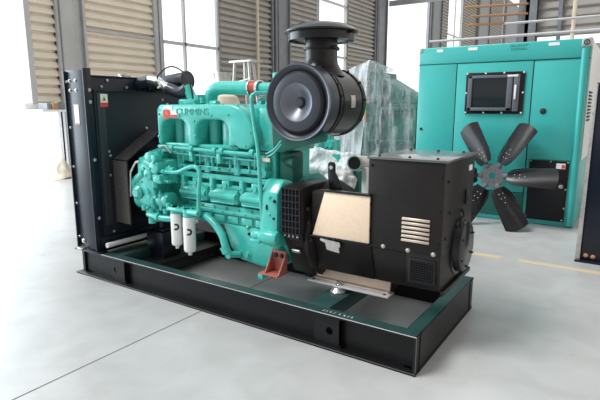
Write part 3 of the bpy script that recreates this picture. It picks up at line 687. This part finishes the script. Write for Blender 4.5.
for i in range(4): bolt((-.845 + i * .028, .147, .535), (0, -1, 0), fhs, .005, STEEL, 'screw')
MB().box(-.82, -.765, .174, .186, .43, .452, .003, rot=Matrix.Rotation(R(35), 4, 'X')).build('name_tag', GALV, fhs)
# lifting lug
MB().prism([(-.685, .87), (-.685, .93), (-.675, .942), (-.65, .942), (-.640, .93), (-.640, .885), (-.60, .82), (-.56, .70), (-.66, .70)], 'y', .34, .354, .002).build('lifting_lug', BLKG, alt)
MB().cyl((-.662, .336, .912), (-.662, .341, .912), .011).build('lug_hole', LBL, alt)
# cover panel + frame
MB().prism([(-.688, .552), (-.345, .552), (-.345, .803), (-.612, .803)], 'y', .186, .198, .002).build('cover_panel', BEIGE, alt, 'beige metal side panel')
MB().prism([(-.62, .80), (-.34, .80), (-.34, .812), (-.62, .812)], 'y', .18, .21, .001).build('panel_frame', BLKG, alt)
MB().prism([(-.70, .545), (-.345, .545), (-.345, .553), (-.70, .553)], 'y', .18, .2, .001).build('panel_frame', BLKG, alt)
for (x, z) in ((-.60, .548), (-.56, .548)): MB().box(x, x + .022, .178, .186, z - .01, z + .004, .002).build('panel_clip', BLKW, alt)
MB().prism([(-.64, .538), (-.52, .530), (-.515, .505), (-.525, .500), (-.52, .470), (-.60, .478), (-.61, .515), (-.645, .525)], 'y', .192, .2, .001).build('paper_tag', GALV, alt, 'torn silver sticker')
for (x, y, z) in ((-.70, .16, .62), (-.70, .15, .70), (-.69, .17, .52)): bolt((x, y + .01, z), (0, -1, 0), alt, .007, BLKG)
# mounting feet rail (long angle on a rubber mount)
MB().prism([(.315, .250), (.315, .257), (.340, .258), (.350, .305), (.360, .305), (.352, .250)], 'x', -.755, -.285, .001).build('foot_rail', ALUW, alt, 'pale aluminium foot angle')
MB().box(-.775, -.265, .27, .36, .240, .250, .002).build('foot_plate', FRAME, alt)
for x in (-.745, -.295):
    MB().lathe((x, .295, .250), (0, 0, 1), [(0, 0), (.010, 0), (.010, .0008), (0, .0008)], 12).build('slot', INK, alt)
MB().lathe((-.575, .285, .208), (0, 0, 1), [(0, 0), (.045, 0), (.048, .010), (.038, .022), (.03, .030), (0, .032)], 28).build('rubber_mount', STEEL, alt, 'bright metal vibration mount')
MB().lathe((-.575, .29, .250), (0, 0, 1), [(0, 0), (.020, 0), (.020, .007), (.012, .009), (.012, .026), (0, .028)], 12).build('mount_nut', STEEL, alt)
MB().box(-.76, -.28, .355, .64, .25, .37, .004).build('foot_block', BLKW, alt)
# --- terminal box
BX0, BX1, BY0, BY1, BZ0, BZ1 = -.362, .030, .20, .71, .535, .994
tb = MB().box(BX0, BX1, BY0, BY1, BZ0, BZ1, .004).build('terminal_box', BLKW, G)
MB().box(BX0 - .006, BX1 + .012, BY0 - .008, BY1 + .008, BZ1 - .002, BZ1 + .010, .002).build('lid', LID, tb)
for x in (-.32, -.16, -.02):
    for y in (.235, .665): bolt((x, y, BZ1 + .010), (0, 0, 1), tb, .007, RUB, 'screw')
for (x, z) in ((-.345, .96), (-.345, .76), (.012, .93), (.012, .60), (-.345, .62), (.012, .76)): bolt((x, BY0, z), (0, -1, 0), tb, .006, BLKG, 'screw')
for x in (-.27, -.137, -.008): bolt((x, BY0, .548), (0, -1, 0), tb, .009, GALV)
for i in range(6):
    z = .708 - i * .0215
    q = MB(); q.prism([(BY0, z - .008), (BY0 - .010, z - .006), (BY0 - .004, z + .006), (BY0, z + .007)], 'x', -.172, -.030, .001); q.build('louvre', VENT, tb, 'bare metal louvre')
MB().box(BX1 - .001, BX1 + .002, .60, .66, .915, .945).build('white_label', LBL, tb)
MB().box(BX1 - .001, BX1 + .01, .56, .60, .74, .82, .004).build('hasp', BLKG, tb)
for (y, z) in ((.25, .9), (.25, .62), (.45, .64), (.3, .74)): bolt((BX1, y, z), (1, 0, 0), tb, .007, BLKG, 'screw')
MB().tube([(BX1 + .004, .52, .72), (BX1 + .02, .49, .69), (BX1 + .02, .44, .67), (BX1 + .03, .42, .60), (BX1 + .02, .40, .52)], .006, 8).build('cable', RUB, tb)
# --- lower end housing and round end cover
eb = MB().prism([(.20, .54), (.80, .54), (.74, .36), (.215, .36)], 'x', -.145, .028, .006).prism([(.23, .36), (.72, .36), (.66, .335), (.28, .335)], 'x', -.15, .03).build('end_housing', BLKW, alt)
MB().box(-.128, .008, .192, .205, .39, .515, .003).build('vent_surround', BLKG, eb)
MB().box(-.118, -.002, .189, .193, .40, .505).build('vent_recess', DARK, eb)
q = MB()
for i in range(9): z = .405 + i * .0118; q.box(-.118, -.002, .184, .190, z, z + .0030)
for i in range(9): x = -.116 + i * .0138; q.box(x, x + .002, .184, .190, .40, .505)
q.build('vent_mesh', BLKG, eb)
MB().box(-.115, -.004, .1915, .1922, .402, .416).build('bare_metal_strip', ALUW, eb)
MB().lathe((.025, .50, .53), (1, 0, 0), [(0, 0), (.155, 0), (.155, .008), (.138, .012), (.132, .042), (.124, .048), (0, .05)], 56).build('end_cover_disc', BLKG, alt)
for k in range(6):
    a = R(30 + 60 * k); bolt((.073, .50 + .11 * math.cos(a), .53 + .11 * math.sin(a)), (1, 0, 0), alt, .006, RUB, 'screw')
MB().box(.028, .045, .22, .70, .335, .36, .004).build('end_lip', BLKW, alt)

# ================================================================ green cabinet behind
CX0, CX1, CY, CZ = -1.43, .312, 3.68, 1.905
cab = thing('generator_canopy', 'tall teal sheet-steel generator canopy with a grey display window at the back right', 'generator canopy', ((CX0 + CX1) / 2, CY + .9, 0))
MB().box(CX0, CX1, CY, CY + 1.8, 0, CZ, .018).build('housing', TEALC, cab)
MB().box(CX0 + .01, CX1 - .015, CY - .012, CY, 1.722, CZ - .012, .004).build('top_panel', TEALC, cab)
MB().box(CX0 + .02, -.985, CY - .010, CY, .34, 1.712, .004).build('side_panel', TEALC, cab)
dr = MB().box(-.975, -.195, CY - .012, CY, .33, 1.708, .004).build('door', TEALC, cab)
MB().box(-.185, .24, CY - .010, CY, .70, 1.695, .004).build('side_panel', TEALC, cab)
MB().cyl((.285, CY + .002, .02), (.262, CY + .002, CZ - .1), .035, seg=20).build('corner_post', TEALC, cab)
for x in (-.98, -.19): MB().box(x - .004, x + .004, CY - .003, CY + .001, .05, 1.71).build('panel_gap', INK, cab)
MB().box(-.98, -.19, CY - .003, CY + .001, .316, .326).build('panel_gap', INK, cab)
MB().box(CX0, CX1, CY - .003, CY + .001, 1.712, 1.718).build('panel_gap', INK, cab)
MB().box(-.97, -.20, CY - .004, CY + .002, .05, .31).build('shaded_lower_panel', TEALD, cab)  # dark colour paints the fan's shadow on the canopy base
MB().box(CX1 - .002, CX1 + .010, CY + .03, CY + 1.77, .7, CZ - .02, .004).build('side_sheet', WHITE, cab, 'white side sheet')
for i in range(9): MB().box(CX1 + .008, CX1 + .022, CY + .10, CY + .42, 1.30 + .035 * i - .2, 1.318 + .035 * i - .2, .003).build('louvre', INK, cab)
cc = MB().box(.225, .316, CY - .02, CY + .1, CZ - .085, CZ + .002, .008).build('corner_casting', GALV, cab)
MB().lathe((.27, CY - .02, CZ - .042), (0, -1, 0), [(.018, 0), (.028, 0), (.028, .004), (.018, .004)], 24).build('badge_ring', INK, cc)
MB().box(.265, .275, CY - .026, CY - .02, CZ - .056, CZ - .028, .002).build('badge_mark', INK, cc)
MB().box(CX0 + .0, CX0 + .045, CY - .018, CY + .05, CZ - .05, CZ + .002, .006).build('corner_casting', GALV, cab)
# silver screen unit
sc = MB().box(-.868, -.262, CY - .030, CY - .010, 1.168, 1.608, .004).build('screen_plate', BLKG, dr)
sf = MB()
sf.box(-.835, -.375, CY - .06, CY - .028, 1.20, 1.235, .006).box(-.835, -.375, CY - .06, CY - .028, 1.545, 1.575, .006).box(-.835, -.79, CY - .06, CY - .028, 1.2, 1.575, .006).box(-.43, -.375, CY - .06, CY - .028, 1.2, 1.575, .006)
sf.box(-.365, -.305, CY - .058, CY - .028, 1.195, 1.58, .006)
sf.build('screen_frame', GREYF, dr)
MB().box(-.795, -.425, CY - .04, CY - .034, 1.23, 1.548).build('display_glass', SCRGL, dr)
MB().box(-.352, -.332, CY - .072, CY - .058, 1.32, 1.47, .004).build('latch', WHITE, dr)
MB().box(-.43, -.325, CY - .063, CY - .059, 1.555, 1.575).build('white_label', LBL, dr)
for x in (-.855, -.66, -.47, -.275):
    for z in (1.18, 1.598): bolt((x, CY - .03, z), (0, -1, 0), dr, .008, LBL, 'screw')
for z in (1.39,):
    for x in (-.857, -.272): bolt((x, CY - .03, z), (0, -1, 0), dr, .008, LBL, 'screw')
for x, z, r in ((-.068, 1.20, .030), (-1.365, .985, .016)):
    MB().lathe((x, CY - .008, z), (0, -1, 0), [(0, 0), (r, 0), (r, .010), (r * .7, .014), (0, .014)], 24).build('round_lock', INK, cab)
for x in (-1.22, -.87, -.07): MB().box(x, x + (.10 if x > -1 else .07), CY - .0135, CY - .011, CZ - .055, CZ - .025).build('tape_piece', LBL, cab)
for i, (b_, z) in enumerate((('SILENT', 1.868), ('DIESEL', 1.835))):
    text_mesh(b_, .030, .0008, Matrix.Translation((-.345, CY - .0135, z - .0)) @ FACE_Y, 'canopy_lettering', TXT, cab, 1.9)
# lower right opening with black panel
op = MB().box(-.155, .222, CY - .014, CY, .055, .690, .003).build('louvre_panel', BLKW, cab)
MB().box(-.145, .205, CY - .018, CY - .012, .07, .46).build('opening', DARK, cab)
MB().box(-.15, .215, CY - .03, CY - .012, .45, .47, .003).build('panel_ledge', BLKG, cab)
for (x, z) in ((-.14, .68), (.05, .68), (.21, .68), (-.14, .47), (.21, .40), (.21, .2), (-.14, .08), (.2, .075)): bolt((x, CY - .014, z), (0, -1, 0), cab, .008, STEEL, 'screw')
s_ = MB().box(.105, .19, CY - .0165, CY - .0135, .612, .668).build('warning_sticker', LBL, cab)
MB().box(.155, .186, CY - .018, CY - .0165, .617, .655).build('red_band', LBLR, s_)
bolt((.165, CY - .02, .43), (0, -1, 0), cab, .018, GALV)

# ================================================================ loose fan leaning on the cabinet
FT = Matrix.Translation((-.455, 3.36, .53)) @ Matrix.Rotation(R(-17), 4, 'X')
fan = thing('radiator_fan', 'loose six-bladed black cooling fan leaning on the teal canopy', 'fan', (-.505, 3.2, 0))
XF.append(FT)
N = 36; t = bmesh.new()
prf = []
inn = [t.verts.new((.035 * math.cos(2 * math.pi * i / N), 0, .035 * math.sin(2 * math.pi * i / N))) for i in range(N)]
ou = [t.verts.new((.125 * (1 + .05 * math.cos(6 * 2 * math.pi * i / N + 1)) * math.cos(2 * math.pi * i / N), 0, .125 * (1 + .05 * math.cos(6 * 2 * math.pi * i / N + 1)) * math.sin(2 * math.pi * i / N))) for i in range(N)]
for i in range(N): t.faces.new((inn[i], inn[(i + 1) % N], ou[(i + 1) % N], ou[i]))
r_ = bmesh.ops.extrude_face_region(t, geom=list(t.faces)); bmesh.ops.translate(t, vec=(0, .012, 0), verts=[v for v in r_['geom'] if isinstance(v, bmesh.types.BMVert)])
MB().merge(t).build('hub', HUBM, fan)
for k in range(6):
    a = R(30 + 60 * k); bolt((.06 * math.cos(a), 0, .06 * math.sin(a)), (FT.to_3x3() @ Vector((0, -1, 0))), fan, .006, INK, 'hub_hole') if False else None
q = MB()
for k in range(8):
    a = R(22 + 45 * k); q.cyl((.065 * math.cos(a), -.0015, .065 * math.sin(a)), (.065 * math.cos(a), .002, .065 * math.sin(a)), .006, seg=10)
q.build('bolt_circle', INK, fan)
for k in range(6):
    XF.append(FT @ Matrix.Rotation(R(-32 - 60 * k), 4, 'Y'))      # 0 = straight up, clockwise seen from the front
    t = bmesh.new(); rows = []
    prof = [(.15, -.060, .065), (.20, -.088, .090), (.28, -.100, .104), (.42, -.104, .108), (.56, -.104, .112), (.63, -.098, .112)]
    for (rr, w0, w1) in prof:
        row = []
        for j in range(7):
            u = j / 6; x = w0 + (w1 - w0) * u; tw = R(30 - 12 * (rr - .15) / .45)
            cam_ = .022 * (1 - (2 * u - 1) ** 2)
            x *= 1.10; row.append(t.verts.new((x * math.cos(tw) + .0, -x * math.sin(tw) - cam_, rr + (.0 if rr < .58 else -.03 * abs(2 * u - 1) ** 2))))
        rows.append(row)
    for A, B in zip(rows, rows[1:]):
        for j in range(6): t.faces.new((A[j], A[j + 1], B[j + 1], B[j]))
    r_ = bmesh.ops.extrude_face_region(t, geom=list(t.faces)); bmesh.ops.translate(t, vec=(0, .006, 0), verts=[v for v in r_['geom'] if isinstance(v, bmesh.types.BMVert)])
    bl = MB().merge(t).build('blade', BLADE, fan, sharp=50)
    MB().box(-.022, .022, -.008, .006, .10, .20, .004).build('blade_arm', HUBM, bl)
    q = MB()
    for (x, z) in ((-.02, .22), (.02, .22), (-.02, .27), (.02, .27), (0, .32)):
        yy = -x * math.sin(R(27)) - .021; q.cyl((x * .9, yy - .003, z), (x * .9, yy + .002, z), .005, seg=8)
    q.build('rivet', GALV, bl)
    XF.pop()
XF.pop()

# ================================================================ neighbouring black radiator at the right edge
nr = thing('spare_radiator', 'black radiator end of another generator at the right edge', 'radiator', (.9, 2.7, 0))
MB().box(.462, 1.45, 2.46, 2.85, .0, 1.43, .006).build('casing', BLK, nr)
MB().prism([(.440, 0), (.475, 0), (.475, 1.42), (.455, 1.42)], 'y', 2.44, 2.5, .002).build('edge_flange', GALV, nr)
for (x, z) in ((.515, .055), (.565, .05)): bolt((x, 2.46, z), (0, -1, 0), nr, .014, CRANE)
for z in (.2, .45, .7, .95, 1.2): bolt((.458, 2.44, z), (0, -1, 0), nr, .007, GALV)
MB().box(.44, 1.45, 2.42, 2.9, .0, .015, .002).build('base_plate', BLK, nr)

# ================================================================ wrapped machinery behind
def drape(P00, P10, P11, P01, nu=26, nv=22, amp=.05, seed=0, thick=.004, sag=.0, nrm=Vector((0, -1, 0))):
    t = bmesh.new(); rows = []
    for i in range(nv + 1):
        v = i / nv; row = []
        for j in range(nu + 1):
            u = j / nu
            p = (Vector(P00) * (1 - u) + Vector(P10) * u) * (1 - v) + (Vector(P01) * (1 - u) + Vector(P11) * u) * v
            f = noise.noise(Vector((u * 7 + seed, v * 2.2, seed))) + .5 * abs(noise.noise(Vector((u * 16 + v * 5, v * 5 + seed, 3))))
            p += nrm * amp * f + Vector((0, 0, -sag * math.sin(math.pi * u)))
            row.append(t.verts.new(p))
        rows.append(row)
    for A, B in zip(rows, rows[1:]):
        for j in range(nu): t.faces.new((A[j], A[j + 1], B[j + 1], B[j]))
    r = bmesh.ops.extrude_face_region(t, geom=list(t.faces)); bmesh.ops.translate(t, vec=-nrm * thick, verts=[v for v in r['geom'] if isinstance(v, bmesh.types.BMVert)])
    return t
wm = thing('wrapped_generator', 'dark green generator under clear plastic film left of the teal canopy', 'wrapped machine', (-2.0, 4.3, 0))
MB().box(-2.70, -1.48, 3.95, 4.6, 0, 1.28, .02).box(-2.20, -2.04, 3.95, 4.5, 1.28, 1.68, .02).prism([(-2.05, 1.25), (-2.05, 1.62), (-1.50, 1.30), (-1.50, 1.25)], 'y', 4.0, 4.5, .01).build('machine_body', TEALD, wm)
MB().box(-2.20, -1.50, 3.90, 3.95, .78, .82, .004).box(-2.05, -1.50, 3.90, 3.95, 1.20, 1.24, .004).box(-2.05, -2.0, 3.90, 3.95, 0, 1.7, .004).box(-1.55, -1.50, 3.90, 4.6, .8, 1.28, .004).build('frame', TEALD, wm)
for k in range(12):
    MB().lathe((-1.96 + .04 * k, 3.90, .80), (0, -1, 0), [(0, 0), (.009, 0), (.009, .002), (0, .002)], 8).build('rail_hole', INK, wm)
w = MB()
w.merge(drape((-2.12, 3.80, 1.82), (-1.46, 3.75, 1.36), (-1.47, 3.70, .02), (-2.2, 3.70, .02), amp=.07, seed=2))

w.merge(drape((-2.12, 3.80, 1.82), (-1.46, 3.75, 1.36), (-1.46, 4.6, 1.34), (-2.12, 4.6, 1.74), amp=.03, seed=8, nrm=Vector((0, 0, 1))))
w2 = MB()
w2.merge(drape((-2.75, 3.9, 1.62), (-2.12, 3.80, 1.82), (-2.2, 3.70, .02), (-2.85, 3.8, .02), amp=.09, seed=5))
w2.merge(drape((-2.75, 3.9, 1.62), (-2.12, 3.80, 1.82), (-2.12, 4.6, 1.74), (-2.75, 4.6, 1.60), amp=.03, seed=9, nrm=Vector((0, 0, 1))))
w2.build('hazy_film', FILMM, wm, sharp=80)
w.build('plastic_film', FILM, wm, sharp=80)
MB().box(-2.145, -2.11, 3.70, 3.72, 1.17, 1.30).build('tape_strip', TAPE, wm)
MB().box(-2.135, -2.11, 3.70, 3.72, 1.06, 1.17).build('orange_tape_strip', CRANE, wm)

# wrapped engine close behind the alternator
we = thing('wrapped_engine', 'green engine partly covered by a white plastic sheet behind the air filter', 'wrapped engine', (-1.3, 1.55, 0))
MB().box(-1.58, -1.0, 1.36, 1.85, .4, .76, .02).build('engine_body', TEALD, we)
MB().box(-3.2, -1.0, 1.38, 2.1, 0, .42, .01).build('skid', BASE, we)
MB().box(-1.40, -1.24, 1.36, 1.5, .76, .99, .02).cyl((-1.37, 1.40, .96), (-1.37, 1.40, 1.02), .03).cyl((-1.29, 1.40, .96), (-1.29, 1.40, 1.015), .035).box(-1.24, -1.17, 1.34, 1.42, .74, .88, .01).build('filter_head', TEAL, we)
for x in (-1.38, -1.34, -1.30, -1.26): bolt((x, 1.36, .93), (0, -1, 0), we, .012, TEAL)
MB().tube([(-1.42, 1.27, .86), (-1.42, 1.27, .98), (-1.40, 1.29, 1.01), (-1.33, 1.36, 1.03), (-1.24, 1.40, 1.03)], .018, 12).build('white_hose', WHITE, we)
t = bmesh.new(); rows = []
for i in range(19):
    v = i / 18; row = []
    for j in range(25):
        u = j / 24; x = -1.60 + .56 * u; z = .50 + .43 * v - .10 * max(0, u - .45) * v - (.12 * v * abs(u - .2) if u < .2 else 0)
        y = 1.24 + .10 * v * v + .05 * (2 * u - 1) ** 2
        y += .055 * noise.noise(Vector((u * 5, v * 4, 1))) + .03 * abs(noise.noise(Vector((u * 11 + v * 9, v * 12, 4)))); z += .03 * noise.noise(Vector((u * 6, 3, 7)))
        row.append(t.verts.new((x, y, z)))
    rows.append(row)
for A, B in zip(rows, rows[1:]):
    for j in range(24): t.faces.new((A[j], A[j + 1], B[j + 1], B[j]))
r_ = bmesh.ops.extrude_face_region(t, geom=list(t.faces)); bmesh.ops.translate(t, vec=(0, .006, 0), verts=[v for v in r_['geom'] if isinstance(v, bmesh.types.BMVert)])
MB().merge(t).build('plastic_sheet', FILMW, we, sharp=80)
t = bmesh.new(); bmesh.ops.create_icosphere(t, subdivisions=4, radius=1)
for v in t.verts:
    k = 1 + .22 * noise.noise(v.co * 2.3) + .12 * noise.noise(v.co * 6); v.co = Vector((v.co.x * .13 * k - 1.14, v.co.y * .10 * k + 1.30, max(-.9, v.co.z) * .13 * k + .66))
MB().merge(t).build('plastic_bag', GREYP, we, sharp=80)
# exhaust elbow on a post
xe = thing('exhaust_elbow', 'grey pipe elbow with open black end on a pale post behind the alternator', 'pipe elbow', (-.90, 1.3, 0))
EA = Vector((.22, -.975, 0)); EO = Vector((-.955, 1.19, .838))
MB().tube([EO, EO - EA * .06, (-.955, 1.31, .833), (-.92, 1.36, .825), (-.84, 1.38, .82), (-.74, 1.38, .82)], .050, 22).build('elbow', GALV, xe)
MB().lathe(EO, EA, [(.0, 0.002), (.047, .002), (.047, .004), (0, .004)], 28).build('pipe_mouth', DARK, xe)
MB().lathe(EO, EA, [(.047, 0), (.056, 0), (.056, .008), (.047, .008)], 28).build('pipe_rim', GALV, xe)
MB().box(-.925, -.885, 1.25, 1.29, 0, .80, .004).build('post', WHITE, xe)

# ================================================================ items by the far wall
# barrier stand above the engine
bs = thing('trestle_stand', 'pale metal trestle stand with a flat top and splayed legs behind the engine', 'stand', (-4.36, 4.05, 0))
MB().box(-4.58, -4.14, 3.92, 4.20, 1.905, 1.935, .004).build('top_plate', GALV, bs)
for (x0, x1, y0, y1) in ((-4.50, -4.62, 3.97, 3.9), (-4.44, -4.50, 4.15, 4.3), (-4.22, -4.05, 3.97, 3.9), (-4.28, -4.15, 4.15, 4.3)):
    MB().tube([(x0, y0, 1.91), (x1, y1, 0)], .024, 10, 1).build('leg', GALV, bs)
MB().cyl((-4.52, 3.95, 1.60), (-4.18, 3.95, 1.66), .014).build('brace', GALV, bs)
MB().cyl((-4.36, 4.05, 1.50), (-4.36, 4.05, 1.91), .03).build('centre_post', GALV, bs)
dm = thing('cream_drum', 'cream drum with a rounded shoulder seen under the charge air pipe', 'drum', (-4.15, 3.3, 0))
MB().lathe((-4.15, 3.3, 0), (0, 0, 1), [(0, 0), (.24, 0), (.24, 1.28), (.20, 1.38), (.12, 1.42), (0, 1.43)], 32).build('drum_body', POT, dm)
MB().lathe((-4.15, 3.3, 1.42), (0, 0, 1), [(0, 0), (.05, 0), (.05, .03), (0, .03)], 20).build('bung', POT, dm)
cn = thing('metal_can', 'tall pale grey metal can with a rim left of the trestle stand', 'can', (-4.79, 4.0, 0))
MB().lathe((-4.79, 4.0, 0), (0, 0, 1), [(0, 0), (.13, 0), (.13, 1.75), (0, 1.75)], 28).build('can_body', GALV, cn)
MB().lathe((-4.79, 4.0, 1.74), (0, 0, 1), [(.13, 0), (.155, 0), (.155, .03), (.13, .03)], 28).build('can_rim', GALV, cn)
# shelf near the wall at left with a small orange box
struct(MB().box(-8.1, -7.45, 2.52, 3.12, 1.15, 1.19, .005).box(-8.1, -7.98, 2.52, 3.12, 1.19, 1.3).build('trim_20', PLIN))
o = MB().box(-7.78, -7.5, 2.64, 3.04, 1.19, 1.30, .01).build('toolbox', COLM); tag(o, 'flat dark grey box on the white ledge by the left opening', 'box')
o = MB().box(-7.496, -7.455, 2.72, 2.80, 1.19, 1.30, .004).build('parts_carton', CRANE); tag(o, 'small orange carton in front of the grey box on the ledge', 'carton')
t = bmesh.new(); rows = []
for i in range(15):
    v = i / 14; row = []
    for j in range(25):
        u = j / 24; x = -7.6 + .4 * (v - .5); y = 2.58 + .50 * u
        hgt = .30 * max(0, 1 - abs(u - .60) / .42) ** 1.0 * max(0, 1 - abs(v - .5) * 1.8) + .07 * (1 - abs(2 * v - 1)) * (1 if u > .1 else u * 10) * .9
        hgt *= 1 + .35 * noise.noise(Vector((u * 14, v * 8, 2)))
        row.append(t.verts.new((x, y, max(.004, hgt))))
    rows.append(row)
for A, B in zip(rows, rows[1:]):
    for j in range(24): t.faces.new((A[j], A[j + 1], B[j + 1], B[j]))
r_ = bmesh.ops.extrude_face_region(t, geom=list(t.faces)); bmesh.ops.translate(t, vec=(0, 0, -.003), verts=[v for v in r_['geom'] if isinstance(v, bmesh.types.BMVert)])
o = MB().merge(t).build('canvas_sheet', CANV); tag(o, 'crumpled cream canvas heap on the floor by the left wall', 'canvas')
